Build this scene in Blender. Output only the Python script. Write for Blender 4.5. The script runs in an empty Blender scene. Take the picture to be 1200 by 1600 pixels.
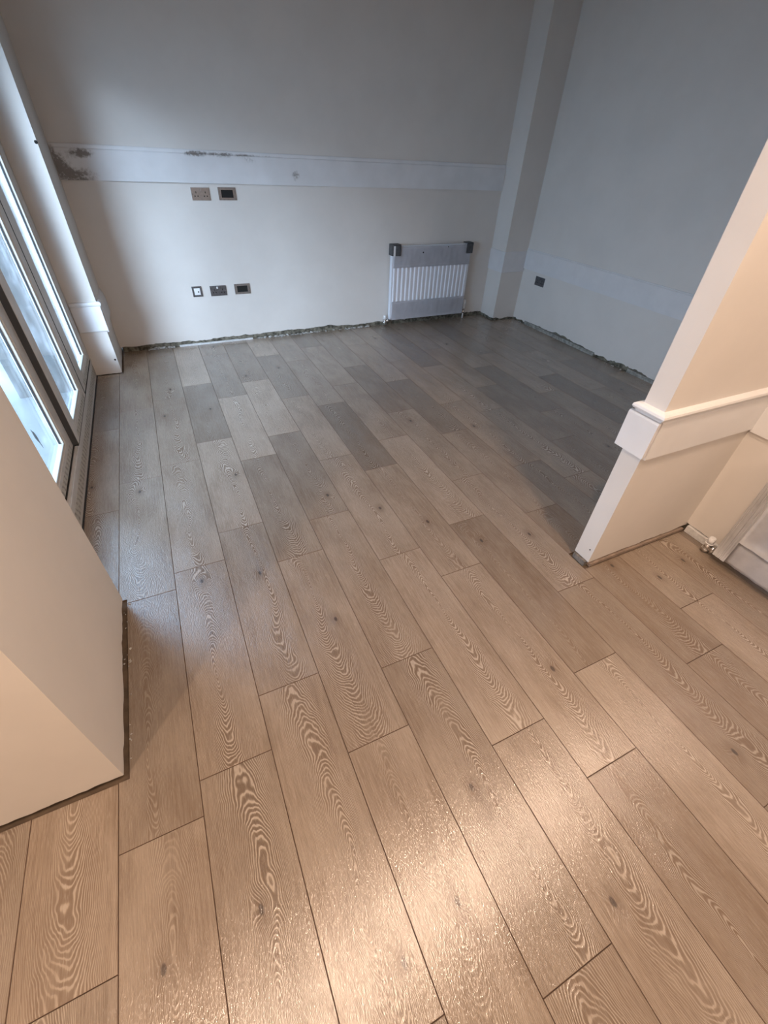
import bpy, bmesh, math, random
from mathutils import Vector, Matrix, noise

random.seed(7)
S = bpy.context.scene
COL = S.collection
PI = math.pi

# ------------------------------------------------------------------ camera
cam_d = bpy.data.cameras.new('camera')
cam_d.sensor_fit = 'VERTICAL'
cam_d.sensor_height = 36.0
cam_d.lens = 36.0 * 667.28 / 1600.0
cam_d.clip_start = 0.02
cam = bpy.data.objects.new('camera', cam_d)
COL.objects.link(cam)
right = Vector((0.9066390246, -0.4200915448, 0.0390995277))
down = Vector((-0.2460172783, -0.6016803075, -0.7599054588))
fwd = Vector((0.3427552740, 0.6793407846, -0.6488566256))
m = Matrix.Identity(4)
for i in range(3):
    m[i][0] = right[i]; m[i][1] = -down[i]; m[i][2] = -fwd[i]
m[2][3] = 1.55
cam.matrix_world = m
S.camera = cam

# ------------------------------------------------------------------ world, exposure
S.view_settings.view_transform = 'Standard'
S.view_settings.look = 'None'
S.view_settings.gamma = 1.0
S.view_settings.use_curve_mapping = False
S.view_settings.exposure = 0.0
w = bpy.data.worlds.new('world'); S.world = w; w.use_nodes = True
wn = w.node_tree
bg = wn.nodes['Background']
tc = wn.nodes.new('ShaderNodeTexCoord'); sx = wn.nodes.new('ShaderNodeSeparateXYZ')
rp = wn.nodes.new('ShaderNodeValToRGB')
wn.links.new(tc.outputs['Generated'], sx.inputs[0]); wn.links.new(sx.outputs['Z'], rp.inputs[0])
rp.color_ramp.elements[0].position = 0.0; rp.color_ramp.elements[0].color = (0.53, 0.74, 1.0, 1)
rp.color_ramp.elements[1].position = 0.9; rp.color_ramp.elements[1].color = (0.48, 0.71, 1.0, 1)
wn.links.new(rp.outputs[0], bg.inputs[0])
bg.inputs[1].default_value = 10.0

def area(name, loc, rot, sx_, sy_, energy, color, portal=False):
    l = bpy.data.lights.new(name, 'AREA'); l.shape = 'RECTANGLE'; l.size = sx_; l.size_y = sy_
    l.energy = energy; l.color = color
    o = bpy.data.objects.new(name, l); COL.objects.link(o); o.location = loc; o.rotation_euler = rot
    if portal: l.cycles.is_portal = True
    return o
# portal: guides sky sampling through the glazed door (gives no light of its own)
area('door_portal', (-0.80, 2.7, 1.08), (0, -PI/2, 0), 2.1, 2.8, 1.0, (1, 1, 1), portal=True)
sun_d = bpy.data.lights.new('hazy_sun', 'SUN'); sun_d.energy = 8.4; sun_d.angle = math.radians(30); sun_d.color = (0.66, 0.80, 1.0)
sun = bpy.data.objects.new('hazy_sun', sun_d); COL.objects.link(sun)
sun.rotation_euler = Vector((0.60, 0.74, -0.36)).to_track_quat('-Z', 'Y').to_euler()

WARM = (1.0, 0.74, 0.55)
H_CEIL = 2.62
DOWNLIGHTS = [((1.40, 0.38), 86), ((0.25, 0.17), 78), ((-1.20, -0.05), 95), ((0.95, -1.6), 72), ((-0.55, -1.7), 36)]

# ------------------------------------------------------------------ material helpers
class NT:
    def __init__(s, name):
        s.m = bpy.data.materials.new(name); s.m.use_nodes = True
        s.t = s.m.node_tree; s.b = s.t.nodes['Principled BSDF']
    def n(s, typ, **kw):
        x = s.t.nodes.new(typ)
        for k, v in kw.items(): setattr(x, k, v)
        return x
    def put(s, sock, v):
        if isinstance(v, bpy.types.NodeSocket): s.t.links.new(v, sock)
        elif isinstance(v, (tuple, list)) and len(v) == 3 and sock.type == 'RGBA': sock.default_value = (*v, 1)
        else: sock.default_value = v
    def math(s, op, a, b=0.0, c=0.0, clamp=False):
        x = s.n('ShaderNodeMath', operation=op, use_clamp=clamp)
        s.put(x.inputs[0], a); s.put(x.inputs[1], b)
        if op in ('MULTIPLY_ADD', 'SMOOTH_MIN', 'COMPARE'): s.put(x.inputs[2], c)
        return x.outputs[0]
    def mix(s, f, a, b, blend='MIX'):
        x = s.n('ShaderNodeMix', data_type='RGBA', blend_type=blend)
        s.put(x.inputs[0], f); s.put(x.inputs[6], a); s.put(x.inputs[7], b)
        return x.outputs[2]
    def rng(s, v, a, b, c=0.0, d=1.0, smooth=True):
        x = s.n('ShaderNodeMapRange', interpolation_type='SMOOTHSTEP' if smooth else 'LINEAR')
        s.put(x.inputs[0], v); s.put(x.inputs[1], a); s.put(x.inputs[2], b); s.put(x.inputs[3], c); s.put(x.inputs[4], d)
        return x.outputs[0]
    def xyz(s, x_, y_, z_=0.0):
        x = s.n('ShaderNodeCombineXYZ'); s.put(x.inputs[0], x_); s.put(x.inputs[1], y_); s.put(x.inputs[2], z_)
        return x.outputs[0]
    def noise(s, vec, scale=1.0, detail=2.0, rough=0.5):
        x = s.n('ShaderNodeTexNoise'); s.put(x.inputs['Vector'], vec)
        x.inputs['Scale'].default_value = scale; x.inputs['Detail'].default_value = detail
        x.inputs['Roughness'].default_value = rough
        return x.outputs[0]
    def obj(s): return s.n('ShaderNodeTexCoord').outputs['Object']
    def attr(s, name, typ='OBJECT'):
        x = s.n('ShaderNodeAttribute', attribute_type=typ, attribute_name=name)
        return x.outputs['Fac']
    def bump(s, h, strength=0.3, dist=0.001):
        x = s.n('ShaderNodeBump'); x.inputs['Strength'].default_value = strength
        x.inputs['Distance'].default_value = dist; s.put(x.inputs['Height'], h)
        s.t.links.new(x.outputs[0], s.b.inputs['Normal'])
    def base(s, c, rough=0.6, metal=0.0, spec=0.5):
        s.put(s.b.inputs['Base Color'], c); s.put(s.b.inputs['Roughness'], rough)
        s.b.inputs['Metallic'].default_value = metal; s.b.inputs['Specular IOR Level'].default_value = spec

def simple(name, c, rough=0.6, metal=0.0, spec=0.5, mottle=0.0, scale=20.0, bump=0.0):
    k = NT(name)
    if mottle or bump:
        n_ = k.noise(k.obj(), scale, 4.0, 0.6)
        d = tuple(max(0, x * (1 - mottle)) for x in c)
        k.base(k.mix(k.rng(n_, 0.3, 0.7), d, c), rough, metal, spec)
        if bump: k.bump(n_, bump, 0.002)
    else:
        k.base(c, rough, metal, spec)
    return k.m

def plank_material():
    k = NT('limed_oak_plank')
    sep = k.n('ShaderNodeSeparateXYZ'); k.put(sep.inputs[0], k.obj())
    x, y = sep.outputs[0], sep.outputs[1]
    seed = k.attr('seed'); xc = k.attr('xc'); h0 = k.attr('h0'); sl = k.attr('slope')
    tone = k.attr('tone'); hue = k.attr('hue'); fig = k.attr('fig'); kx = k.attr('kx'); ky = k.attr('ky'); kn = k.attr('kn')
    # wandering pith line and depth
    w1 = k.noise(k.xyz(k.math('MULTIPLY', x, 2.0), k.math('MULTIPLY', y, 3.2), seed), 1.0, 1.0)
    w2 = k.noise(k.xyz(k.math('MULTIPLY', x, 9.0), k.math('MULTIPLY', y, 7.0), k.math('ADD', seed, 31.0)), 1.0, 2.0)
    w3 = k.noise(k.xyz(k.math('MULTIPLY', x, 60.0), k.math('MULTIPLY', y, 16.0), k.math('ADD', seed, 57.0)), 1.0, 2.0)
    dx = k.math('SUBTRACT', x, k.math('ADD', xc, k.math('MULTIPLY', k.math('SUBTRACT', w1, 0.5), 0.07)))
    h = k.math('ADD', h0, k.math('MULTIPLY', y, sl))
    h = k.math('ADD', h, k.math('MULTIPLY', k.math('SUBTRACT', w2, 0.5), 0.030))
    # knots lift the rings locally
    kdx = k.math('SUBTRACT', x, kx); kdy = k.math('MULTIPLY', k.math('SUBTRACT', y, ky), 0.55)
    kd = k.math('SQRT', k.math('ADD', k.math('MULTIPLY', kdx, kdx), k.math('MULTIPLY', kdy, kdy)))
    kd = k.math('ADD', kd, k.math('MULTIPLY', k.math('SUBTRACT', w3, 0.5), 0.006))
    kg = k.math('MULTIPLY', kn, k.math('EXPONENT', k.math('MULTIPLY', k.math('POWER', k.math('DIVIDE', kd, 0.024), 2.0), -1.0)))
    r = k.math('SQRT', k.math('ADD', k.math('MULTIPLY', dx, dx), k.math('MULTIPLY', h, h)))
    r = k.math('ADD', r, k.math('MULTIPLY', kg, 0.020))
    ring = k.math('MULTIPLY', r, 300.0)
    ring = k.math('ADD', ring, k.math('MULTIPLY', w3, 1.2))
    fr = k.math('FRACT', ring)
    tri = k.math('ABSOLUTE', k.math('SUBTRACT', fr, 0.5))          # 0 in the middle of a ring
    band = k.rng(tri, 0.24, 0.07)                                   # pale limed line
    # figure is boldest near the pith line, fine toward the edges
    dens = k.math('ABSOLUTE', k.math('DIVIDE', dx, k.math('MAXIMUM', r, 0.004)))
    centre = k.rng(k.math('ABSOLUTE', dx), 0.115, 0.02)
    mask = k.noise(k.xyz(k.math('MULTIPLY', x, 14.0), k.math('MULTIPLY', y, 3.5), k.math('ADD', seed, 88.0)), 1.0, 2.0)
    mask = k.rng(mask, 0.30, 0.55)
    amt = k.math('MULTIPLY', k.math('MULTIPLY_ADD', centre, 0.55, 0.45), k.math('MULTIPLY', fig, k.math('MULTIPLY_ADD', mask, 0.55, 0.45)))
    # pores: short fine streaks
    s1 = k.noise(k.xyz(k.math('MULTIPLY', x, 520.0), k.math('MULTIPLY', y, 26.0), seed), 1.0, 2.0, 0.6)
    s2 = k.noise(k.xyz(k.math('MULTIPLY', x, 190.0), k.math('MULTIPLY', y, 6.0), k.math('ADD', seed, 12.0)), 1.0, 3.0, 0.6)
    cloud = k.noise(k.xyz(k.math('MULTIPLY', x, 7.0), k.math('MULTIPLY', y, 3.0), k.math('ADD', seed, 5.0)), 1.0, 3.0, 0.55)
    dark = k.mix(hue, (0.235, 0.170, 0.122), (0.265, 0.168, 0.104))
    mid = k.mix(hue, (0.375, 0.294, 0.226), (0.400, 0.280, 0.190))
    lime = (0.66, 0.56, 0.46)
    c = k.mix(k.rng(s2, 0.20, 0.72), dark, mid)
    c = k.mix(k.math('MULTIPLY', k.rng(cloud, 0.35, 0.7), 0.55), c, k.mix(0.5, mid, lime))
    # dark side of each ring within the figure
    c = k.mix(k.math('MULTIPLY', k.math('MULTIPLY', k.rng(tri, 0.12, 0.42), centre), k.math('MULTIPLY', amt, 0.85)), c, dark)
    c = k.mix(k.math('MULTIPLY', band, k.math('MULTIPLY', amt, 0.95)), c, lime)
    c = k.mix(k.math('MULTIPLY', k.rng(s1, 0.55, 0.72), 0.35), c, lime)
    c = k.mix(k.math('MULTIPLY', k.rng(s1, 0.45, 0.30), 0.40), c, dark)
    # knot core and halo
    c = k.mix(k.math('MULTIPLY', kn, k.rng(kd, 0.034, 0.010, 0.0, 0.45)), c, dark)
    c = k.mix(k.math('MULTIPLY', kn, k.rng(kd, 0.0095, 0.004, 0.0, 0.85)), c, (0.075, 0.05, 0.04))
    c = k.mix(1.0, c, k.xyz(k.math('MULTIPLY', tone, 0.68), k.math('MULTIPLY', tone, 0.68), k.math('MULTIPLY', tone, 0.68)), 'MULTIPLY')
    hgt = k.math('ADD', k.math('MULTIPLY', s1, 0.9), k.math('MULTIPLY', k.math('MULTIPLY', band, amt), -0.35))
    hgt = k.math('ADD', hgt, k.math('MULTIPLY', k.noise(k.xyz(k.math('MULTIPLY', x, 380.0), k.math('MULTIPLY', y, 95.0), seed), 1.0, 2.0), 1.5))
    k.base(c, k.rng(s2, 0.3, 0.7, 0.16, 0.25), 0.0, 1.0)
    k.b.inputs['Coat Weight'].default_value = 0.45; k.b.inputs['Coat Roughness'].default_value = 0.17
    k.bump(hgt, 0.6, 0.0012)
    cb = k.n('ShaderNodeBump'); cb.inputs['Strength'].default_value = 0.50; cb.inputs['Distance'].default_value = 0.0012
    k.put(cb.inputs['Height'], hgt); k.t.links.new(cb.outputs[0], k.b.inputs['Coat Normal'])
    return k.m

M = {}
M['plank'] = plank_material()
M['plank_edge'] = simple('plank_edge', (0.16, 0.105, 0.075), 0.8)
M['screed'] = simple('screed', (0.13, 0.09, 0.06), 0.9, mottle=0.4, bump=0.2)
M['wall'] = simple('magnolia_paint', (0.68, 0.645, 0.61), 0.65, spec=0.25, mottle=0.05, scale=2.5)
M['masonry'] = simple('bare_masonry', (0.26, 0.24, 0.19), 0.95, spec=0.1, mottle=0.75, scale=28.0, bump=0.8)
M['ceiling'] = simple('ceiling_paint', (0.62, 0.59, 0.55), 0.8, spec=0.2)
M['trim'] = simple('white_gloss_trim', (0.73, 0.73, 0.74), 0.42, spec=0.4, mottle=0.04, scale=6)
M['upvc'] = simple('white_upvc_frame', (0.56, 0.53, 0.50), 0.4, mottle=0.12, scale=14)
M['bead'] = simple('glazing_bead', (0.50, 0.49, 0.46), 0.35)
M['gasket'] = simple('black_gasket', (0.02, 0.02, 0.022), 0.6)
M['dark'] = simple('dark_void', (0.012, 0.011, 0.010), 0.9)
M['steel'] = simple('brushed_steel', (0.36, 0.33, 0.31), 0.42, 0.75, mottle=0.15, scale=90)
M['graphite'] = simple('graphite_plate', (0.17, 0.17, 0.18), 0.4, 0.7, mottle=0.3, scale=60)
M['white_plastic'] = simple('white_plastic', (0.78, 0.79, 0.80), 0.35)
M['enamel'] = simple('radiator_enamel', (0.72, 0.73, 0.78), 0.3)
M['film'] = simple('packing_film', (0.76, 0.755, 0.80), 0.38, spec=0.6, mottle=0.10, scale=9, bump=0.25)
M['film_light'] = simple('packing_film_clear', (0.80, 0.785, 0.79), 0.25, spec=0.6, mottle=0.12, scale=14, bump=0.5)
M['cap'] = simple('grey_corner_protector', (0.075, 0.075, 0.082), 0.5, mottle=0.4, scale=30)
M['chrome'] = simple('chrome', (0.62, 0.60, 0.58), 0.18, 1.0)
M['rubble'] = simple('plaster_rubble', (0.50, 0.48, 0.45), 0.95, spec=0.1, mottle=0.45, scale=40)
M['paving'] = simple('patio_paving', (0.175, 0.185, 0.185), 0.8, mottle=0.15, scale=1.5)
M['brick'] = simple('outside_brick', (0.075, 0.075, 0.07), 0.9, mottle=0.3, scale=6)
M['lamp_glass'] = NT('downlight_lens').m
_b = M['lamp_glass'].node_tree.nodes['Principled BSDF']
_b.inputs['Emission Color'].default_value = (*WARM, 1); _b.inputs['Emission Strength'].default_value = 12.0

def glass_material():
    k = NT('door_glass')
    k.t.nodes.remove(k.b)
    tr = k.n('ShaderNodeBsdfTransparent'); tr.inputs[0].default_value = (0.93, 0.96, 0.97, 1)
    gl = k.n('ShaderNodeBsdfGlossy'); gl.inputs['Roughness'].default_value = 0.04
    df = k.n('ShaderNodeBsdfTranslucent'); df.inputs[0].default_value = (0.85, 0.88, 0.92, 1)
    lw = k.n('ShaderNodeLayerWeight'); lw.inputs[0].default_value = 0.5
    fz = k.math('MULTIPLY_ADD', k.math('POWER', lw.outputs['Facing'], 5.0), 0.6, 0.04)
    dirt = k.rng(k.noise(k.obj(), 5.0, 5.0, 0.6), 0.45, 0.75, 0.03, 0.14)
    m1 = k.n('ShaderNodeMixShader'); k.put(m1.inputs[0], dirt)
    k.t.links.new(tr.outputs[0], m1.inputs[1]); k.t.links.new(df.outputs[0], m1.inputs[2])
    m2 = k.n('ShaderNodeMixShader'); k.put(m2.inputs[0], fz)
    k.t.links.new(m1.outputs[0], m2.inputs[1]); k.t.links.new(gl.outputs[0], m2.inputs[2])
    k.t.links.new(m2.outputs[0], k.t.nodes['Material Output'].inputs[0])
    return k.m
M['glass'] = glass_material()

def stained_board():
    k = NT('stained_board_paint')
    st = k.attr('stain', 'GEOMETRY')
    n_ = k.noise(k.obj(), 55.0, 4.0, 0.65)
    f = k.rng(k.math('MULTIPLY', st, k.rng(n_, 0.25, 0.7, 0.4, 1.3)), 0.25, 1.25)
    base = k.mix(k.rng(k.noise(k.obj(), 5.0, 3.0), 0.3, 0.7), (0.66, 0.66, 0.67), (0.72, 0.72, 0.735))
    k.base(k.mix(k.math('MULTIPLY', f, 0.8), base, (0.12, 0.095, 0.08)), 0.5, 0.0, 0.35)
    return k.m
M['board'] = stained_board()

def taped_profile():
    k = NT('patterned_protective_tape')
    sep = k.n('ShaderNodeSeparateXYZ'); k.put(sep.inputs[0], k.obj())
    u = k.math('FRACT', k.math('ADD', k.math('MULTIPLY', sep.outputs[1], 22.0), k.math('MULTIPLY', sep.outputs[2], 9.0)))
    v = k.noise(k.obj(), 60.0, 2.0)
    f = k.math('MULTIPLY', k.rng(k.math('ABSOLUTE', k.math('SUBTRACT', u, 0.5)), 0.32, 0.15), k.rng(v, 0.35, 0.6))
    k.base(k.mix(k.math('MULTIPLY', f, 0.8), (0.46, 0.43, 0.38), (0.17, 0.15, 0.13)), 0.5)
    return k.m
M['tape'] = taped_profile()
M['leaf'] = simple('dry_leaf', (0.05, 0.045, 0.04), 0.8)
M['joint_shade'] = simple('brown_black_joint_shade', (0.045, 0.04, 0.036), 0.7)  # dark colour that paints the shade between door sashes

# ------------------------------------------------------------------ mesh helpers
def new_obj(name, bm, mats, parent=None, bevel=0.0, smooth=False):
    bmesh.ops.recalc_face_normals(bm, faces=bm.faces[:])
    me = bpy.data.meshes.new(name); bm.to_mesh(me); bm.free()
    for mm in (mats if isinstance(mats, (list, tuple)) else [mats]): me.materials.append(mm)
    if smooth:
        for p in me.polygons: p.use_smooth = True
    o = bpy.data.objects.new(name, me); COL.objects.link(o)
    if parent: o.parent = parent
    if bevel:
        b = o.modifiers.new('bevel', 'BEVEL'); b.width = bevel; b.segments = 2; b.limit_method = 'ANGLE'
    return o
def tag(o, label, cat=None, group=None, kind=None):
    o['label'] = label
    if cat: o['category'] = cat
    if group: o['group'] = group
    if kind: o['kind'] = kind
    return o
def empty(name, loc=(0, 0, 0), rz=0.0, parent=None):
    o = bpy.data.objects.new(name, None); COL.objects.link(o)
    o.location = loc; o.rotation_euler = (0, 0, rz); o.empty_display_size = 0.1
    if parent: o.parent = parent
    return o
def box(bm, x0, x1, y0, y1, z0, z1, mi=0):
    v = [bm.verts.new((x, y, z)) for z in (z0, z1) for y in (y0, y1) for x in (x0, x1)]
    for f in ((0, 1, 3, 2), (4, 6, 7, 5), (0, 4, 5, 1), (2, 3, 7, 6), (0, 2, 6, 4), (1, 5, 7, 3)):
        fc = bm.faces.new([v[i] for i in f]); fc.material_index = mi
    return v
def tube(bm, p0, p1, r0, r1=None, n=16, mi=0, cap=True):
    r1 = r0 if r1 is None else r1
    p0 = Vector(p0); p1 = Vector(p1); d = (p1 - p0).normalized()
    a = d.orthogonal().normalized(); b = d.cross(a)
    A = [bm.verts.new(p0 + (a * math.cos(t) + b * math.sin(t)) * r0) for t in [2 * PI * i / n for i in range(n)]]
    B = [bm.verts.new(p1 + (a * math.cos(t) + b * math.sin(t)) * r1) for t in [2 * PI * i / n for i in range(n)]]
    for i in range(n):
        j = (i + 1) % n; f = bm.faces.new((A[i], A[j], B[j], B[i])); f.material_index = mi; f.smooth = True
    if cap:
        bm.faces.new(A[::-1]).material_index = mi; bm.faces.new(B).material_index = mi
def extrude_profile(bm, prof, path, mi=0):
    """prof: (outward, z) points of a closed section; path: list of (origin, outward) 2D pairs"""
    rings = []
    for (px, py), (ox, oy) in path:
        rings.append([bm.verts.new((px + ox * d, py + oy * d, z)) for d, z in prof])
    n = len(prof)
    for a, b in zip(rings[:-1], rings[1:]):
        for i in range(n):
            j = (i + 1) % n; bm.faces.new((a[i], a[j], b[j], b[i])).material_index = mi
    bm.faces.new(rings[0][::-1]).material_index = mi; bm.faces.new(rings[-1]).material_index = mi

def jag(s, seed, lo, hi):
    a = noise.noise(Vector((s * 2.3, seed, 0))) * 0.5 + 0.5
    b = noise.noise(Vector((s * 11.0, seed + 9, 0))) * 0.5 + 0.5
    c = noise.noise(Vector((s * 38.0, seed + 19, 0))) * 0.5 + 0.5
    v = 0.5 * a + 0.33 * b + 0.17 * c
    v = min(1, max(0, (v - 0.28) / 0.42))
    return lo + (hi - lo) * v

def plaster_wall(name, poly, H, seed, lo=0.012, hi=0.04, t=0.014, label=None, step=0.02, jagedges=None, core_z=-0.008):
    """poly: footprint (counter-clockwise). The plaster skin ends in a broken edge just above the floor;
    the bare masonry core shows, set back, below it."""
    n = len(poly); bm = bmesh.new()
    cx = [Vector((*p, 0)) for p in poly]
    # inset corners
    ins = []
    for i in range(n):
        p, q, r_ = cx[i - 1], cx[i], cx[(i + 1) % n]
        e1 = (q - p).normalized(); e2 = (r_ - q).normalized()
        n1 = Vector((-e1.y, e1.x, 0)); n2 = Vector((-e2.y, e2.x, 0))
        ins.append(q + (n1 + n2) / max(0.3, (1 + n1.dot(n2))) * t)
    loop_o, loop_i, zz = [], [], []
    acc = 0
    for i in range(n):
        a, b = cx[i], cx[(i + 1) % n]; ai, bi = ins[i], ins[(i + 1) % n]
        L = (b - a).length
        k = max(1, int(L / step)) if (jagedges is None or i in jagedges) else 1
        for j in range(k):
            f = j / k
            loop_o.append(a.lerp(b, f)); loop_i.append(ai.lerp(bi, f)); zz.append(jag(acc + L * f, seed, lo, hi))
        acc += L
    m_ = len(loop_o)
    ob = [bm.verts.new((p.x, p.y, z)) for p, z in zip(loop_o, zz)]
    ot = [bm.verts.new((p.x, p.y, H)) for p in loop_o]
    ib = [bm.verts.new((p.x, p.y, z + 0.002)) for p, z in zip(loop_i, zz)]
    for i in range(m_):
        j = (i + 1) % m_
        bm.faces.new((ob[i], ob[j], ot[j], ot[i]))
        bm.faces.new((ib[i], ib[j], ob[j], ob[i]))
    bm.faces.new(ot)
    # masonry core
    cb = [bm.verts.new((p.x, p.y, core_z)) for p in ins]; ct = [bm.verts.new((p.x, p.y, hi + 0.06)) for p in ins]
    for i in range(n):
        j = (i + 1) % n
        f = bm.faces.new((cb[i], cb[j], ct[j], ct[i])); f.material_index = 1
    f = bm.faces.new(ct); f.material_index = 1
    f = bm.faces.new(cb[::-1]); f.material_index = 1
    o = new_obj(name, bm, [M['wall'], M['masonry']])
    if label: tag(o, label, 'wall', kind='structure')
    return o

# ------------------------------------------------------------------ floor
W = 0.148137 * 1.55; X0 = -0.326109 * 1.55; L = 0.607 * 1.55
fb = bmesh.new(); box(fb, -0.80, 4.05, -2.5, 4.80, -0.12, -0.0082); box(fb, -1.62, -0.80, -2.5, 0.80, -0.12, -0.0082)
floor = new_obj('floor', fb, M['screed'])
tag(floor, 'grey-brown limed oak plank floor running through both rooms', 'floor', kind='structure')

PH = {-1: .193, 0: .355, 1: .421, 2: .55, 3: .347, 4: .498, 5: .231, 6: .095, 7: .289, 8: .51, 9: .188, 10: .317, 11: .02,
      12: .44, 13: .15, -2: .5, -3: .1, -4: .35, -5: .22, -6: .48, -7: .05, -8: .3}
PHN = {9: .236, 10: .500, 11: .355, 12: .606, 13: .242, 14: .42, 15: .002, 16: .356, 17: .15, 18: .49, 19: .3}
TONE = {(6, -1): (.80, .9), (7, -1): (1.06, .3), (8, -1): (.80, .7), (7, 0): (.84, .6), (8, 0): (1.02, .3), (6, 0): (1.06, .3),
        (6, 1): (1.03, .3), (5, 0): (1.10, .2), (5, -1): (1.00, .3), (4, -1): (.92, .3), (4, 0): (.95, .35), (4, 1): (.86, .2), (3, 0): (.98, .2),
        (3, 1): (.88, .2), (3, -1): (1.02, .2), (2, -1): (.98, .2), (2, 0): (.90, .2), (2, 1): (1.10, .2), (2, 2): (.74, .2), (2, 3): (1.28, .2),
        (1, 0): (.98, .2), (1, 1): (1.0, .2), (4, 2): (1.28, .1), (5, 1): (1.02, .3), (5, 2): (1.12, .2), (6, 2): (.68, .4), (6, 3): (.95, .2),
        (7, 1): (1.12, .2), (7, 2): (1.0, .2), (3, 2): (1.25, .1), (3, 3): (.84, .2), (4, 3): (.84, .2), (5, 3): (.80, .2), (5, 4): (1.25, .1), (4, 4): (1.25, .1),
        (8, 1): (.98, .2), (9, 0): (.80, .8), (9, -1): (.8, .8), (10, -1): (1.10, .3), (11, 0): (.96, .4), (0, -1): (1.0, .2), (0, 0): (.86, .3),
        (8, 2): (.80, .3), (15, 2): (.66, .6), (0, 1): (.95, .2), (0, 2): (1.0, .2), (-1, 0): (1.0, .4)}
KNOTS = {(2, 0): (.02, .12), (3, 0): (.03, .05), (4, -1): (-.02, -.02), (7, 0): (-.02, .30), (8, 0): (.02, -.1), (6, 0): (.05, -.12), (3, -1): (.02, .0),
         (5, -1): (-.05, .0), (9, 0): (.03, .05), (10, 0): (-.04, -.3), (4, 1): (.05, -.3), (1, 2): (-.05, .2), (2, 2): (.04, .0), (8, 1): (.0, .3), (6, 1): (.02, -.1)}

def xrange(y, side):
    """floor extent in X at this Y"""
    if y < 0.748: return -1.49, 2.289
    if y < 0.852: return -0.475, 2.289 
    if y < 0.962: return -0.475, 1.560
    if y < 1.515: return -0.475, 3.853
    if y < 4.118: return -0.668, 3.853
    if y < 4.370: return -0.472, 3.853
    return -0.472, 3.853 if y < 4.38 else 3.54
BRK = [0.748, 0.852, 0.962, 1.515, 4.118, 4.372]
gap = 0.0005; ch = 0.0011
def plank(k, n_, ph, ylo, yhi):
    x0, x1 = X0 + k * W, X0 + (k + 1) * W
    y0 = (ph + n_ * 0.607) * 1.55; y1 = y0 + L
    cx, cy = (x0 + x1) / 2, (y0 + y1) / 2
    a, b = max(y0, ylo), min(y1, yhi)
    if b - a < 0.02: return
    ys = [a] + [t for t in BRK if a + 0.003 < t < b - 0.003] + [b]
    pcs = []
    for p, q in zip(ys[:-1], ys[1:]):
        r0, r1 = xrange((p + q) / 2, k)
        u, v = max(x0, r0), min(x1, r1)
        if v - u > 0.012:
            if pcs and abs(pcs[-1][0] - u) < 1e-6 and abs(pcs[-1][1] - v) < 1e-6 and abs(pcs[-1][3] - p) < 1e-6: pcs[-1][3] = q
            else: pcs.append([u, v, p, q])
    # disjoint runs become planks of their own
    runs = []
    for pc in pcs:
        if runs and abs(runs[-1][-1][3] - pc[2]) < 1e-6: runs[-1].append(pc)
        else: runs.append([pc])
    for run in runs:
        bm = bmesh.new()
        for i, (u, v, p, q) in enumerate(run):
            gp = gap if i == 0 else 0; gq = gap if i == len(run) - 1 else 0
            cp = ch if i == 0 else 0; cq = ch if i == len(run) - 1 else 0
            X = (u + gap - cx, v - gap - cx); Y = (p + gp - cy, q - gq - cy)
            z0, z1, z2 = -0.008, -0.0012, 0.0
            o = [bm.verts.new((x, y, z)) for z in (z0, z1) for (x, y) in ((X[0], Y[0]), (X[1], Y[0]), (X[1], Y[1]), (X[0], Y[1]))]
            t_ = [bm.verts.new((x, y, z2)) for (x, y) in ((X[0] + ch, Y[0] + cp), (X[1] - ch, Y[0] + cp), (X[1] - ch, Y[1] - cq), (X[0] + ch, Y[1] - cq))]
            bm.faces.new(t_)
            for j in range(4):
                jj = (j + 1) % 4
                f = bm.faces.new((o[j], o[jj], o[4 + jj], o[4 + j])); f.material_index = 1
                f = bm.faces.new((o[4 + j], o[4 + jj], t_[jj], t_[j])); f.material_index = 1
        ob = new_obj('plank', bm, [M['plank'], M['plank_edge']], floor)
        ob.location = (cx, cy, 0)
        rg = random.Random(k * 131 + n_ * 17 + int(ph * 1000))
        tn, hu = TONE.get((k, n_), (rg.choice([.78, .88, .95, 1.0, 1.08]) + rg.uniform(-.03, .03), rg.uniform(0, .5)))
        ob['tone'] = float(tn); ob['hue'] = float(hu); ob['seed'] = rg.uniform(0, 90)
        ob['xc'] = rg.uniform(-.035, .035); s_ = rg.choice((-1, 1))
        ob['slope'] = s_ * rg.uniform(.10, .22); ob['h0'] = rg.uniform(-.05, .07)
        ob['fig'] = rg.uniform(.75, 1.1) if rg.random() < .85 else .4
        if (k, n_) in KNOTS: ob['kx'], ob['ky'] = KNOTS[(k, n_)]; ob['kn'] = 1.0
        else: ob['kx'] = rg.uniform(-.07, .07); ob['ky'] = rg.uniform(-.4, .4); ob['kn'] = 1.0 if rg.random() < .35 else 0.0
for k in range(-8, 20):
    if k >= 9:
        for n_ in range(-4, 8): plank(k, n_, PHN.get(k, .2), 0.962, 4.630)
        if k <= 12:
            for n_ in range(-4, 3): plank(k, n_, PH.get(k, .2), -2.5, 0.852)
    else:
        for n_ in range(-4, 8): plank(k, n_, PH.get(k, .2), -2.5, 4.630)

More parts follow.
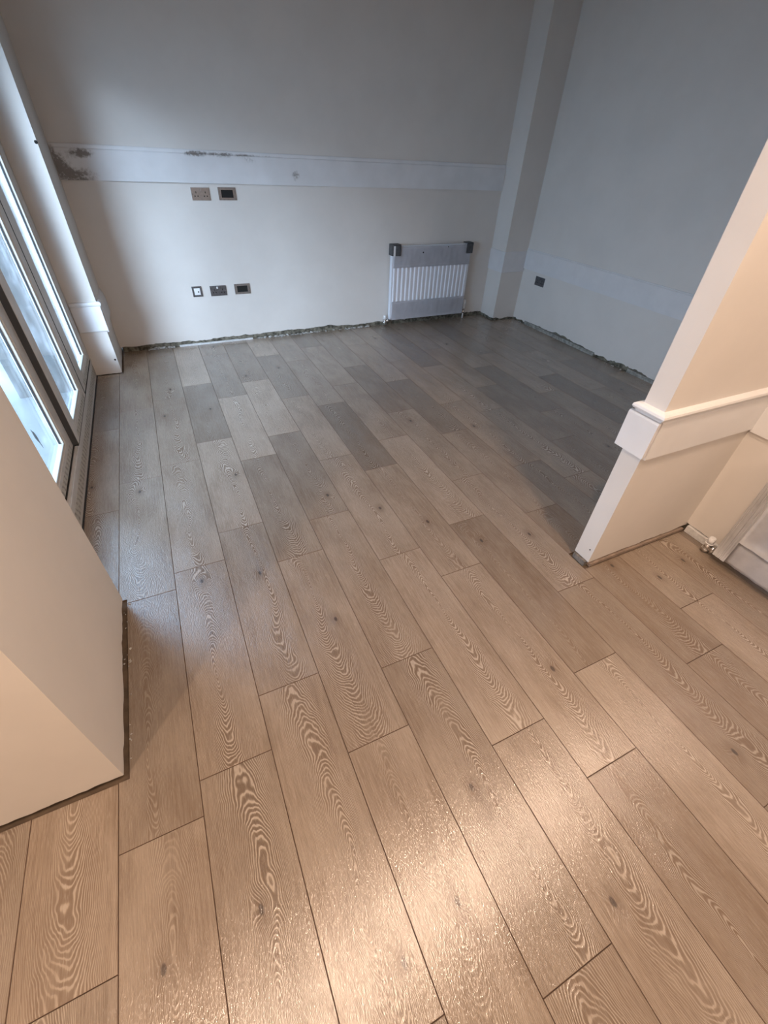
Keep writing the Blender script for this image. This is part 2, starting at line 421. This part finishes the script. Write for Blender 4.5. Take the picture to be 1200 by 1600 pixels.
# ------------------------------------------------------------------ walls
H = H_CEIL
plaster_wall('wall_back', [(-0.484, 4.64), (3.70, 4.64), (3.70, 4.80), (-0.484, 4.80)], H, 3.1, .022, .058, jagedges=(0,),
             label='long off-white back wall with broken plaster edge at the floor')
plaster_wall('wall_right', [(3.86, 4.5), (3.86, 0.91), (4.05, 0.91), (4.05, 4.5)], H, 8.4, .004, .062, jagedges=(0,),
             label='shaded off-white right wall of the far room')
plaster_wall('wall_corner', [(3.55, 4.80), (3.55, 4.38), (4.05, 4.38), (4.05, 4.80)], H, 5.5, .004, .034, jagedges=(0, 1),
             label='square boxed pier in the corner between back wall and right wall')
plaster_wall('wall_left', [(-1.1, 4.13), (-0.484, 4.13), (-0.484, 4.80), (-1.1, 4.80)], H, 1.5, .002, .012, jagedges=(0, 1),
             label='narrow wall nib between the glazed door and the back wall')
plaster_wall('wall_front_left', [(-1.6, 0.757), (-0.484, 0.757), (-0.484, 1.50), (-0.95, 1.50), (-0.95, 0.90), (-1.6, 0.90)], H, 12.2, .010, .040, jagedges=(0, 1),
             label='thick wall end at the near left with its plaster cut short of the floor')
plaster_wall('wall_partition', [(1.58, 0.862), (3.9, 0.862), (3.9, 0.953), (1.58, 0.953)], H, 21.0, .018, .036, jagedges=(0, 3),
             label='thin partition wall ending free between the two rooms')
plaster_wall('wall_hall', [(2.304, 0.90), (2.304, -2.5), (2.45, -2.5), (2.45, 0.90)], H, 31.0, .035, .06, jagedges=(0,),
             label='right wall of the near room behind the wrapped radiator')
# wall over the door, and the unseen sides that close the rooms
def wall_box(name, args, label):
    bm = bmesh.new(); box(bm, *args); tag(new_obj(name, bm, M['wall']), label, 'wall', kind='structure')
wall_box('wall_left_header', (-1.1, -0.60, 1.50, 4.13, 2.14, H), 'wall over the glazed door')
wall_box('wall_front', (-1.62, 2.6, -2.6, -2.5, -0.12, H), 'wall of the near room behind the viewer')
wall_box('wall_near_left', (-1.62, -1.5, -2.5, 0.757, -0.12, H), 'left wall of the near room')
cb_ = bmesh.new(); box(cb_, -1.2, 4.1, -2.6, 4.9, H, H + 0.12)
box(cb_, -1.62, -1.2, -2.6, 0.9, H, H + 0.12)
tag(new_obj('ceiling', cb_, M['ceiling']), 'plain ceiling over both rooms', 'ceiling', kind='structure')

# bits of bare skirting batten and rubble in the gap under the plaster
def rubble(name, pts, label, cnt, smin, smax, seed, skip=()):
    rg = random.Random(seed); bm = bmesh.new()
    for i in range(cnt):
        s = rg.random(); s = pts[2] + (pts[3] - pts[2]) * s
        base = Vector(pts[0]).lerp(Vector(pts[1]), s)
        if noise.noise(Vector((s * 9, seed, 0))) < -0.05 and rg.random() < .8: continue
        if any(a < (base.x if abs(pts[0][0] - pts[1][0]) > .1 else base.y) < b for a, b in skip): continue
        off = Vector((rg.uniform(-.012, .012), rg.uniform(-.012, .012), 0))
        r = smin + (smax - smin) * rg.random() ** 2.5
        q = bmesh.ops.create_icosphere(bm, subdivisions=1, radius=r)['verts']
        sc = Vector((rg.uniform(.7, 2.0), rg.uniform(.6, 1.4), rg.uniform(.4, .9)))
        ang = Matrix.Rotation(rg.uniform(0, PI), 3, 'Z')
        for v in q:
            c_ = Vector((v.co.x * sc.x, v.co.y * sc.y, v.co.z * sc.z)) * rg.uniform(.8, 1.15)
            v.co = ang @ c_ + base + off + Vector((0, 0, r * .45))
    o = new_obj(name, bm, M['rubble']); tag(o, label, 'rubble', kind='stuff')
rubble('plaster_rubble', ((-0.40, 4.618, 0), (3.50, 4.618, 0), 0.04, 0.62), 'crumbs of broken plaster along the foot of the back wall', 380, .004, .017, 4, ((-0.03, 0.78),))
rubble('plaster_rubble', ((3.838, 4.3, 0), (3.838, 1.1, 0), 0.0, 1.0), 'plaster crumbs along the foot of the right wall', 150, .003, .012, 9, ((1.17, 2.65), (3.02, 4.18)))
rubble('plaster_rubble', ((-0.475, 0.80, 0), (-0.475, 1.48, 0), 0.0, 1.0), 'plaster crumbs beside the near left wall end', 26, .002, .005, 14)
# loose plaster strip and exposed battens
def batten(x0, x1, y0, y1, z0, z1, label, mat, name='skirting_batten'):
    bm = bmesh.new(); n_ = 10
    long_x = (x1 - x0) > (y1 - y0)
    for i in range(n_):
        a, b = i / n_, (i + 1) / n_
        dz = 0.004 * noise.noise(Vector((i * .7, x0, y0)))
        if long_x: box(bm, x0 + (x1 - x0) * a, x0 + (x1 - x0) * b, y0, y1, z0, z1 + dz)
        else: box(bm, x0, x1, y0 + (y1 - y0) * a, y0 + (y1 - y0) * b, z0, z1 + dz)
    bmesh.ops.remove_doubles(bm, verts=bm.verts[:], dist=1e-5)
    tag(new_obj(name, bm, mat), label, 'batten')
M['batten'] = simple('old_batten', (0.36, 0.35, 0.32), 0.9, mottle=0.5, scale=30)
M['strip'] = simple('loose_plaster_strip', (0.68, 0.68, 0.68), 0.9, mottle=0.2, scale=40)
batten(0.02, 0.72, 4.612, 4.6255, 0.0, 0.014, 'loose white plaster strip lying under the back wall below the lower switches', M['strip'], 'plaster_strip')
batten(3.846, 3.872, 3.05, 4.15, 0.0, 0.036, 'grey batten at the foot of the right wall beside the corner pier', M['batten'])
batten(3.846, 3.872, 1.20, 2.62, 0.0, 0.034, 'grey batten at the foot of the right wall toward the partition', M['batten'])
batten(2.290, 2.316, 0.30, 0.846, 0.0, 0.040, 'pale batten at the foot of the wall by the wrapped near radiator', M['strip'])
batten(1.590, 2.285, 0.853, 0.872, 0.0, 0.017, 'thin wooden batten under the partition on the lit side', simple('warm_batten', (0.33, 0.25, 0.20), 0.8, mottle=0.3, scale=30))
batten(1.567, 1.590, 0.872, 0.945, -0.006, 0.024, 'short grey block under the free end of the partition', simple('block_grey', (0.22, 0.20, 0.18), 0.8, mottle=0.5, scale=50), 'timber_block')

# ------------------------------------------------------------------ dado boards
def flat_prof(z0, z1, d, lip=0.0):
    if lip: return [(0, z0), (d, z0), (d, z1 - lip), (d * .62, z1 - lip + .006), (d * .62, z1 - .003), (d * .5, z1), (0, z1)]
    return [(0, z0), (d - .002, z0), (d, z0 + .002), (d, z1 - .003), (d - .003, z1), (0, z1)]
# stained back board: front face gridded so the stains can sit where they are
def back_board():
    bm = bmesh.new(); XA, XB = -0.478, 3.543; N = 500
    zl0, zl1, zr0, zr1 = 1.275, 1.485, 1.247, 1.460
    prof = [(0.0, 0), (.018, 0), (.018, .04), (.018, .08), (.018, .12), (.018, .16), (.018, .182), (.012, .188), (.012, .206), (.009, 1.0), (0, 1.0)]
    rings = []
    for i in range(N + 1):
        f = i / N; x = XA + (XB - XA) * f; z0 = zl0 + (zr0 - zl0) * f; z1 = zl1 + (zr1 - zl1) * f
        rings.append([bm.verts.new((x, 4.64 - d, z0 + (z if z < 1 else z1 - z0))) for d, z in prof])
    n_ = len(prof)
    for a, b in zip(rings[:-1], rings[1:]):
        for i in range(n_):
            j = (i + 1) % n_; bm.faces.new((a[i], a[j], b[j], b[i]))
    bm.faces.new(rings[0][::-1]); bm.faces.new(rings[-1])
    o = new_obj('trim_1', bm, M['board'])
    me = o.data; at = me.attributes.new('stain', 'FLOAT', 'POINT')
    # (x, dz from bottom, rx, rz, strength)
    blobs = [(-.45, .09, .06, .05, 1.7), (-.38, .022, .13, .026, 2.4), (-.30, .165, .08, .020, 1.8), (-.34, .10, .035, .015, .9), (-.29, .07, .04, .012, .7),
             (-.47, .16, .02, .05, 1.0), (-.12, .02, .12, .010, .6), (.50, .190, .09, .013, 2.0), (.70, .190, .08, .011, 1.7), (.86, .188, .09, .008, .9), (.52, .17, .13, .006, .7),
             (1.30, .065, .04, .022, 1.7), (.73, .10, .012, .008, .8), (1.1, .075, .01, .006, .7), (1.05, .19, .2, .005, .6), (2.95, .10, .02, .006, .4), (.93, .165, .07, .008, .8)]
    for i, v in enumerate(me.vertices):
        f = (v.co.x - XA) / (XB - XA); dz = v.co.z - (zl0 + (zr0 - zl0) * f); s = 0
        for bx, bz, rx, rz, st in blobs:
            s += st * math.exp(-((v.co.x - bx) / rx) ** 2 - ((dz - bz) / rz) ** 2)
        at.data[i].value = s * (0.55 + 0.9 * (noise.noise(Vector((v.co.x * 26, dz * 60, 1))) * .5 + .5))
    tag(o, 'long white board across the back wall, stained black at its left end', 'board', kind='structure')
back_board()
def trim(n_, prof, path, label, mat=None):
    bm = bmesh.new(); extrude_profile(bm, prof, path)
    tag(new_obj('trim_%d' % n_, bm, mat or M['trim']), label, 'board', kind='structure')
# right wall, pier
M['trim_dull'] = simple('dull_white_board', (0.69, 0.68, 0.685), 0.5, spec=0.35, mottle=0.06, scale=8)
trim(2, flat_prof(.553, .750, .014, .014), [((3.86, 4.375), (-1, 0)), ((3.86, 0.957), (-1, 0))], 'low white board along the shaded right wall', M['trim_dull'])
trim(3, flat_prof(.518, .722, .009), [((3.55, 4.64), (-1, 0)), ((3.55, 4.38), (-1, -1)), ((3.86, 4.38), (0, -1))], 'low white board wrapped round the corner pier', M['trim_dull'])
# nib: board with rail on the front face, older board on its side
rail = lambda z: [(0, z), (.010, z), (.014, z + .006), (.014, z + .010), (.022, z + .014), (.026, z + .022), (.024, z + .031), (.016, z + .037), (0, z + .040)]
trim(4, flat_prof(.350, .530, .016) , [((-0.668, 4.13), (0, -1)), ((-0.468, 4.13), (0, -1))], 'bright white board on the wall nib beside the glazed door')
trim(5, [(0, .530), (.012, .530), (.020, .540), (.022, .552), (.016, .562), (0, .565)], [((-0.668, 4.13), (0, -1)), ((-0.478, 4.13), (1, -1)), ((-0.478, 4.20), (1, 0))], 'rounded white rail on top of the nib board')
trim(6, [(0, .335), (.014, .335), (.022, .36), (.022, .46), (.016, .505), (.008, .535), (0, .55)], [((-0.484, 4.135), (1, 0)), ((-0.484, 4.638), (1, 0))], 'old greyish board on the inner side of the wall nib', M['trim_dull'])
# partition: end cap, side board, far board, rail all round
bm = bmesh.new(); 
extrude_profile(bm, [(0, .643), (.015, .643), (.015, .792), (.011, .799), (0, .802)], [((1.58, .9885), (-1, 0)), ((1.58, .8515), (-1, 0))])
tag(new_obj('trim_7', bm, M['trim'], bevel=0.0008), 'square white board capping the free end of the partition', 'board', kind='structure')
trim(8, [(0, .635), (.013, .635), (.013, .797), (.009, .802), (0, .802)], [((1.586, .862), (0, -1)), ((2.304, .862), (0, -1))], 'long white board on the warm lit side of the partition')
trim(9, [(0, .635), (.030, .635), (.030, .800), (0, .802)], [((3.86, .953), (0, 1)), ((1.585, .953), (0, 1))], 'white board on the far side of the partition')
rp_ = rail(.803)
trim(10, rp_, [((2.304, .862), (0, -1)), ((1.58, .862), (-1, -1)), ((1.58, .953), (-1, 1)), ((3.86, .953), (0, 1))], 'rounded white dado rail running round the end of the partition')
trim(11, [(0, .622), (.012, .622), (.012, .795), (0, .80)], [((2.304, .852), (-1, 0)), ((2.304, -2.4), (-1, 0))], 'white board on the wall above the wrapped near radiator')
trim(12, rail(.80), [((2.304, .845), (-1, 0)), ((2.304, -2.4), (-1, 0))], 'white dado rail above the wrapped near radiator')

# ------------------------------------------------------------------ glazed door
door = empty('door_1', (-0.674, 2.8, 0)); tag(door, 'white glazed patio door with three dusty panels on the left', 'door', kind='structure')
DX, DY = -0.674, 2.8
def dbox(bm, x0, x1, y0, y1, z0, z1, mi=0): box(bm, x0 - DX, x1 - DX, y0 - DY, y1 - DY, z0, z1, mi)
bm = bmesh.new()
dbox(bm, -.722, -.674, 1.50, 4.128, 0.0, .152); dbox(bm, -.722, -.674, 4.062, 4.128, .152, 2.13)
dbox(bm, -.722, -.674, 1.50, 1.56, .152, 2.13); dbox(bm, -.722, -.674, 1.50, 4.128, 2.07, 2.139)
dbox(bm, -.674, -.668, 1.52, 4.12, .126, .150)
new_obj('door_frame', bm, M['upvc'], door, bevel=.003)
bm = bmesh.new(); dbox(bm, -.674, -.6725, 1.52, 4.12, .034, .092)
new_obj('protective_tape', bm, M['tape'], door)
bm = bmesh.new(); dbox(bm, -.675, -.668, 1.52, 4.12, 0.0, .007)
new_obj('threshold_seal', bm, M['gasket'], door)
def sash(y0, y1, ls, rs, proud, lab):
    xf = -.676 + proud
    s = bmesh.new()
    dbox(s, xf - .038, xf, y0 + .004, y0 + ls, .160, 2.07); dbox(s, xf - .038, xf, y1 - rs, y1 - .004, .160, 2.07)
    dbox(s, xf - .038, xf, y0 + ls, y1 - rs, .160, .232); dbox(s, xf - .038, xf, y0 + ls, y1 - rs, 1.98, 2.07)
    so = new_obj('sash', s, M['upvc'], door, bevel=.004)
    b = bmesh.new(); bw = .018; xa, xb = xf - .022, xf - .004
    ya, yb = y0 + ls, y1 - rs
    dbox(b, xa, xb, ya, ya + bw, .232, 1.98); dbox(b, xa, xb, yb - bw, yb, .232, 1.98)
    dbox(b, xa, xb, ya + bw, yb - bw, .232, .232 + bw); dbox(b, xa, xb, ya + bw, yb - bw, 1.98 - bw, 1.98)
    new_obj('glazing_bead', b, M['bead'], so, bevel=.003)
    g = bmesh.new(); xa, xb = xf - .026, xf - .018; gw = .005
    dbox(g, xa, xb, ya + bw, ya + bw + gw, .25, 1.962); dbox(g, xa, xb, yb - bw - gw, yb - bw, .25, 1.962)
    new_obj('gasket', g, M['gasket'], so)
    p = bmesh.new(); dbox(p, xf - .034, xf - .026, ya, yb, .232, 1.98)
    new_obj('pane', p, M['glass'], so)
    t = bmesh.new(); dbox(t, xf, xf + .0012, y0 + ls * .6, y1 - rs * .6, .170, .205)
    new_obj('protective_tape', t, M['tape'], so)
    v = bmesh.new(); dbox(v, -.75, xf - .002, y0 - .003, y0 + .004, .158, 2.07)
    new_obj('gap_shade_strip', v, M['joint_shade'], so)  # dark strip over the sash side face, painting the shaded band there
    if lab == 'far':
        v = bmesh.new(); dbox(v, xf - .004, xf + .0045, y0 - .004, y0 + .004, .158, 2.07); new_obj('joint_shade', v, M['dark'], so)  # black strip set on the face to draw the dark gap between sashes
sash(3.392, 4.058, .185, .105, .008, 'far')
sash(2.690, 3.388, .115, .110, .012, 'middle')
sash(1.560, 2.682, .115, .112, -.016, 'near')
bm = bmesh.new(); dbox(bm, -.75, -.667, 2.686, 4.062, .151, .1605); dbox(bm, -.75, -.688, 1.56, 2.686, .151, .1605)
new_obj('gap_shade_strip', bm, M['dark'], door)  # solid black strip standing in for the shaded gap below the sashes

# dead leaf caught on the outside of the near panel
bm = bmesh.new()
lp = [(0, 0), (.012, .004), (.022, .010), (.036, .012), (.052, .009), (.068, .003), (.095, -.002), (.068, -.003), (.050, -.008), (.034, -.011), (.018, -.006)]
A_ = [bm.verts.new((0, a, b)) for a, b in lp]; B_ = [bm.verts.new((-.0022, a, b + .001)) for a, b in lp]
bm.faces.new(A_); bm.faces.new(B_[::-1])
for i in range(len(lp)): bm.faces.new((A_[i], A_[(i + 1) % len(lp)], B_[(i + 1) % len(lp)], B_[i]))
leaf = new_obj('dead_leaf', bm, M['leaf'])
leaf.location = (-0.7262, 2.305, 0.472); leaf.rotation_euler = (math.radians(-73), 0, 0); leaf.scale = (1, 1.35, 1.2)
tag(leaf, 'small dark dead leaf stuck to the outside of the nearest door pane', 'leaf')

# outside
bm = bmesh.new(); box(bm, -14, -0.77, -6, 14, -0.30, -0.10)
tag(new_obj('patio', bm, M['paving']), 'pale paved patio seen through the glazed door', 'patio', kind='structure')

bm = bmesh.new(); box(bm, -1.25, -0.77, 4.112, 4.129, -0.10, H)
tag(new_obj('wall_outside', bm, M['brick']), 'grey outside wall face beyond the glazed door', 'wall', kind='structure')

# ------------------------------------------------------------------ sockets and plates
def plate_root(name, x, z, label, cat='socket', group=None, rz=0.0, y=4.64):
    r = empty(name, (x, y, z), rz); tag(r, label, cat, group); return r
def plate(root, w_, h_, mat, hole=None, d=.006):
    bm = bmesh.new()
    if hole:
        hx, hz = hole[0] / 2, hole[1] / 2
        box(bm, -w_/2, -hx, -d, 0, -h_/2, h_/2); box(bm, hx, w_/2, -d, 0, -h_/2, h_/2)
        box(bm, -hx, hx, -d, 0, hz, h_/2); box(bm, -hx, hx, -d, 0, -h_/2, -hz)
    else: box(bm, -w_/2, w_/2, -d, 0, -h_/2, h_/2)
    return new_obj('faceplate', bm, mat, root, bevel=.0012)
def pins(root, cx, mat=None):
    bm = bmesh.new()
    box(bm, cx - .0028, cx + .0028, -.0068, -.004, .004, .017)
    box(bm, cx - .016, cx - .007, -.0068, -.004, -.018, -.010); box(bm, cx + .007, cx + .016, -.0068, -.004, -.018, -.010)
    new_obj('socket_holes', bm, mat or M['dark'], root)
def rocker(root, cx, cz, mat):
    bm = bmesh.new(); box(bm, cx - .006, cx + .006, -.0095, -.005, cz - .009, cz + .009)
    new_obj('rocker_switch', bm, mat, root, bevel=.001)
def screws(root, w_, mat):
    for s in (-1, 1):
        bm = bmesh.new(); tube(bm, (s * w_, -.0075, 0), (s * w_, -.005, 0), .0028, n=10); new_obj('screw', bm, mat, root)
a = plate_root('double_socket', .485, 1.196, 'brushed steel double power socket just under the stained board on the back wall')
plate(a, .146, .086, M['steel']); pins(a, -.036); pins(a, .038); rocker(a, -.008, .027, M['steel']); rocker(a, .010, .027, M['steel']); screws(a, .066, M['graphite'])
M['steel_lip'] = simple('steel_frame', (0.30, 0.28, 0.27), .4, .7, mottle=.2, scale=70)
def open_plate(x, z, label, m_):
    a = plate_root('media_plate', x, z, label, 'wall plate')
    plate(a, .146, .088, m_, (.098, .054))
    bm = bmesh.new(); box(bm, -.049, .049, -.0015, 0, -.027, .027); new_obj('opening', bm, M['dark'], a)
    bm = bmesh.new()
    box(bm, -.053, -.049, -.0075, -.0055, -.031, .031); box(bm, .049, .053, -.0075, -.0055, -.031, .031)
    box(bm, -.049, .049, -.0075, -.0055, .027, .031); box(bm, -.049, .049, -.0075, -.0055, -.031, -.027)
    new_obj('inner_rim', bm, M['steel'], a)
open_plate(.699, 1.199, 'steel wall plate with dark open centre, right of the upper double socket', M['steel_lip'])
open_plate(.699, .467, 'steel wall plate with dark open centre, rightmost of the three low plates', M['steel_lip'])
a = plate_root('aerial_outlet', .290, .468, 'small square grey plate with white centre, leftmost of the three low plates', 'wall plate')
plate(a, .086, .088, M['graphite'], (.052, .056))
bm = bmesh.new(); box(bm, -.026, .026, -.0075, 0, -.028, .028); new_obj('white_insert', bm, M['white_plastic'], a, bevel=.001)
bm = bmesh.new(); tube(bm, (.010, -.0095, -.002), (.010, -.007, -.002), .006, n=12); new_obj('socket_hole', bm, M['dark'], a)
a = plate_root('double_socket', .478, .464, 'dull grey steel double power socket, middle of the three low plates')
plate(a, .146, .086, M['graphite']); pins(a, -.036); pins(a, .038); rocker(a, -.008, .027, M['white_plastic']); rocker(a, .010, .027, M['graphite']); screws(a, .066, M['steel'])
a = plate_root('double_socket', 3.86, .474, 'dark steel double power socket on the right wall beside the corner pier', rz=-PI/2, y=4.071)
plate(a, .146, .088, M['graphite']); pins(a, -.036); pins(a, .038); rocker(a, -.008, .027, M['graphite']); rocker(a, .010, .027, M['graphite']); screws(a, .066, M['steel'])

# ------------------------------------------------------------------ radiators
def rib_panel(bm, x0, x1, z0, z1, y, n, depth):
    """front sheet pressed into vertical ribs, with rolled top and bottom edges"""
    seg = []
    p = (x1 - x0) / n
    for i in range(n):
        a = x0 + i * p
        for fx, dd in ((.0, 0), (.22, 0), (.36, 1), (.72, 1), (.86, 0)): seg.append((a + fx * p, dd))
    seg.append((x1, 0))
    rows = [(z0, 0, -.02), (z0 + .012, 0, 0), (z0 + .03, 0, 0), (z0 + .05, 1, 0), (z1 - .05, 1, 0), (z1 - .03, 0, 0), (z1 - .012, 0, 0), (z1, 0, -.02)]
    G = [[bm.verts.new((x, y - depth * dd * k - dy, z)) for x, dd in seg] for z, k, dy in rows]
    for r in range(len(rows) - 1):
        for c in range(len(seg) - 1): bm.faces.new((G[r][c], G[r][c + 1], G[r + 1][c + 1], G[r + 1][c]))
def radiator(root, w_, z0, z1, n, d, bands, caps=True):
    """local frame: wall plane y = 0, front toward -y, left end x = 0"""
    bm = bmesh.new()
    rib_panel(bm, 0.006, w_ - .006, z0, z1, -d, n, .011)
    new_obj('front_panel', bm, M['enamel'], root)
    bm = bmesh.new(); box(bm, .006, w_ - .006, -.042, -.030, z0 + .01, z1 - .01)
    new_obj('rear_panel', bm, M['enamel'], root, bevel=.004)
    for x in (0, w_ - .006):
        bm = bmesh.new(); box(bm, x, x + .006, -d - .004, -.030, z0 + .006, z1 - .002); new_obj('side_panel', bm, M['enamel'], root, bevel=.002)
    bm = bmesh.new(); box(bm, .0065, w_ - .0065, -d + .002, -.030, z1 - .006, z1)
    for i in range(int(w_ / .03)): box(bm, .02 + i * .03, .036 + i * .03, -d + .012, -.045, z1, z1 + .0015)
    new_obj('top_grille', bm, M['enamel'], root)
    for x in (.15, w_ - .15):
        bm = bmesh.new(); box(bm, x - .02, x + .02, -.030, -.0025, z0 + .06, z1 - .06)
        new_obj('wall_bracket', bm, M['graphite'], root)
    for (a, b, xa, xb, mt, dd) in bands:
        s = bmesh.new(); nx, nz = 60, 8; G = []
        for j in range(nz + 1):
            z = a + (b - a) * j / nz
            G.append([s.verts.new((xa + (xb - xa) * i / nx, -d - dd - .0042 * noise.noise(Vector((i * .55 + xa * 9, j * .22, a * 9))), z)) for i in range(nx + 1)])
        for j in range(nz):
            for i in range(nx): s.faces.new((G[j][i], G[j][i + 1], G[j + 1][i + 1], G[j + 1][i]))
        r = bmesh.ops.solidify(s, geom=s.faces[:], thickness=.0012)
        new_obj('packing_film', s, mt, root, smooth=True)
rad = empty('radiator', (2.245, 4.64, 0)); tag(rad, 'new white ribbed radiator with dark corner protectors on the back wall', 'radiator', 'radiators still in packing film')
radiator(rad, .965, .068, .782, 19, .080, [(.588, .778, .012, .955, M['film'], .0145), (.070, .262, .012, .955, M['film'], .0145)])
def corner_cap(x0, x1, z0, z1, nm='corner_protector'):
    bm = bmesh.new()
    box(bm, x0, x1, -.106, -.098, z0, z1)                       # front flap
    box(bm, x0, x1, -.106, -.020, z1, z1 + .008)                # top flap
    xo = x0 if x0 < .4 else x1
    s = -1 if x0 < .4 else 1
    box(bm, min(xo, xo + s * .008), max(xo, xo + s * .008), -.106, -.020, z0, z1 + .008)
    o = new_obj(nm, bm, M['cap'], rad, bevel=.004); o['label'] = 'dark grey plastic corner protector'
corner_cap(-.006, .088, .700, .794); corner_cap(.892, .968, .696, .790)
bm = bmesh.new(); box(bm, .0, .022, -.108, -.1065, .70, .79); new_obj('tape_strip', bm, M['film_light'], rad)
for x_, z_, r_ in ((.355, .722, .007), (.66, .765, .005)):
    bm = bmesh.new(); tube(bm, (x_, -.098, z_), (x_, -.0955, z_), r_, n=10); new_obj('film_hole', bm, M['dark'], rad)
def valve(root, x, y, z, head, mirror=1):
    if not head: return lockshield(root, x, y, z, mirror)
    bm = bmesh.new()
    tube(bm, (x, y, -.003), (x, y, z + .03), .0075)                       # pipe tail up from the floor
    new_obj('supply_pipe', bm, M['white_plastic'] if head else M['chrome'], root, smooth=False)
    bm = bmesh.new()
    tube(bm, (x, y, z), (x, y, z + .034), .013); tube(bm, (x, y, z + .006), (x, y, z + .018), .018, n=6)
    tube(bm, (x, y, z + .022), (x + mirror * .040, y, z + .022), .011); tube(bm, (x + mirror * .018, y, z + .022), (x + mirror * .032, y, z + .022), .017, n=6)
    tube(bm, (x, y, z + .034), (x, y, z + .044), .016, n=6)
    new_obj('valve_body', bm, M['chrome'], root)
    bm = bmesh.new()
    tube(bm, (x, y, z + .044), (x, y, z + .075), .014, .017); tube(bm, (x, y, z + .075), (x, y, z + .150), .019, .016)
    new_obj('valve_cap', bm, M['white_plastic'], root)
def lockshield(root, x, y, z, m_):
    bm = bmesh.new(); tube(bm, (x, y, -.003), (x, y, z + .02), .0085); new_obj('supply_pipe', bm, M['chrome'], root)
    bm = bmesh.new()
    tube(bm, (x, y, z), (x, y, z + .048), .017); tube(bm, (x, y, z + .004), (x, y, z + .020), .024, n=6)
    tube(bm, (x, y, z + .030), (x + m_ * .052, y, z + .030), .014); tube(bm, (x + m_ * .020, y, z + .030), (x + m_ * .040, y, z + .030), .022, n=6)
    new_obj('valve_body', bm, M['chrome'], root)
    bm = bmesh.new(); tube(bm, (x, y, z + .048), (x, y, z + .056), .020, n=16); tube(bm, (x, y, z + .056), (x, y, z + .088), .018, .014); new_obj('valve_cap', bm, M['white_plastic'], root)
valve(rad, -.050, -.060, .030, False, 1)
valve(rad, 1.000, -.055, .060, True, -1)

rad2 = empty('radiator', (2.304, 0.642, 0), -PI/2); tag(rad2, 'white radiator fully wrapped in clear film at the right edge, lit warm', 'radiator', 'radiators still in packing film')
radiator(rad2, 1.10, .045, .60, 22, .082, [(.047, .175, .055, 1.09, M['film_light'], .0145), (.180, .597, .055, 1.09, M['film_light'], .0175), (.046, .598, -.004, .056, M['film_light'], .0195)])
valve(rad2, -.055, -.055, .006, False, 1)
for o_, l_ in ((rad, None), (rad2, None)):
    del o_['group']

# small marks: fixings left in the corners
def speck(name, loc, r, label, axis='y'):
    bm = bmesh.new(); p = Vector(loc)
    d = Vector((0, -.003, 0)) if axis == 'y' else Vector((-.003, 0, 0))
    tube(bm, p, p + d, r, r * .8, n=8); tag(new_obj(name, bm, M['dark']), label, 'screw')
speck('wall_screw', (1.58, .882, .098), .0035, 'tiny dark screw near the foot of the partition end', 'x')
speck('wall_screw', (-0.49, 4.13, 1.49), .010, 'small dark fixing on the edge of the wall nib, high up')
speck('wall_screw', (-0.50, 4.13, .115), .008, 'small dark fixing on the edge of the wall nib, low down')

# ------------------------------------------------------------------ ceiling downlights
for i, ((lx, ly), en) in enumerate(DOWNLIGHTS):
    r = empty('ceiling_downlight', (lx, ly, H)); tag(r, ['recessed warm ceiling downlight in front of the partition', 'recessed warm ceiling downlight over the middle of the near room', 'recessed warm ceiling downlight by the near left wall end', 'recessed warm ceiling downlight behind the viewer, right one', 'recessed warm ceiling downlight behind the viewer, left one'][i], 'ceiling light', 'recessed ceiling downlights over the near room')
    bm = bmesh.new(); n_ = 32; ra, rb = .032, .044
    A = [[bm.verts.new((rr * math.cos(2 * PI * q / n_), rr * math.sin(2 * PI * q / n_), zz)) for q in range(n_)] for rr, zz in ((ra, 0), (ra, -.004), (rb, -.004), (rb, 0))]
    for u in range(4):
        for q in range(n_): bm.faces.new((A[u][q], A[u][(q + 1) % n_], A[(u + 1) % 4][(q + 1) % n_], A[(u + 1) % 4][q]))
    new_obj('bezel', bm, M['white_plastic'], r)
    bm = bmesh.new(); tube(bm, (0, 0, -.001), (0, 0, 0), ra, n=24); new_obj('lens', bm, M['lamp_glass'], r)
    l = bpy.data.lights.new('downlight', 'SPOT'); l.energy = en; l.color = WARM; l.spot_size = math.radians(168); l.spot_blend = 0.75
    l.shadow_soft_size = .035
    lo = bpy.data.objects.new('downlight', l); COL.objects.link(lo); lo.parent = r; lo.location = (0, 0, -.03)
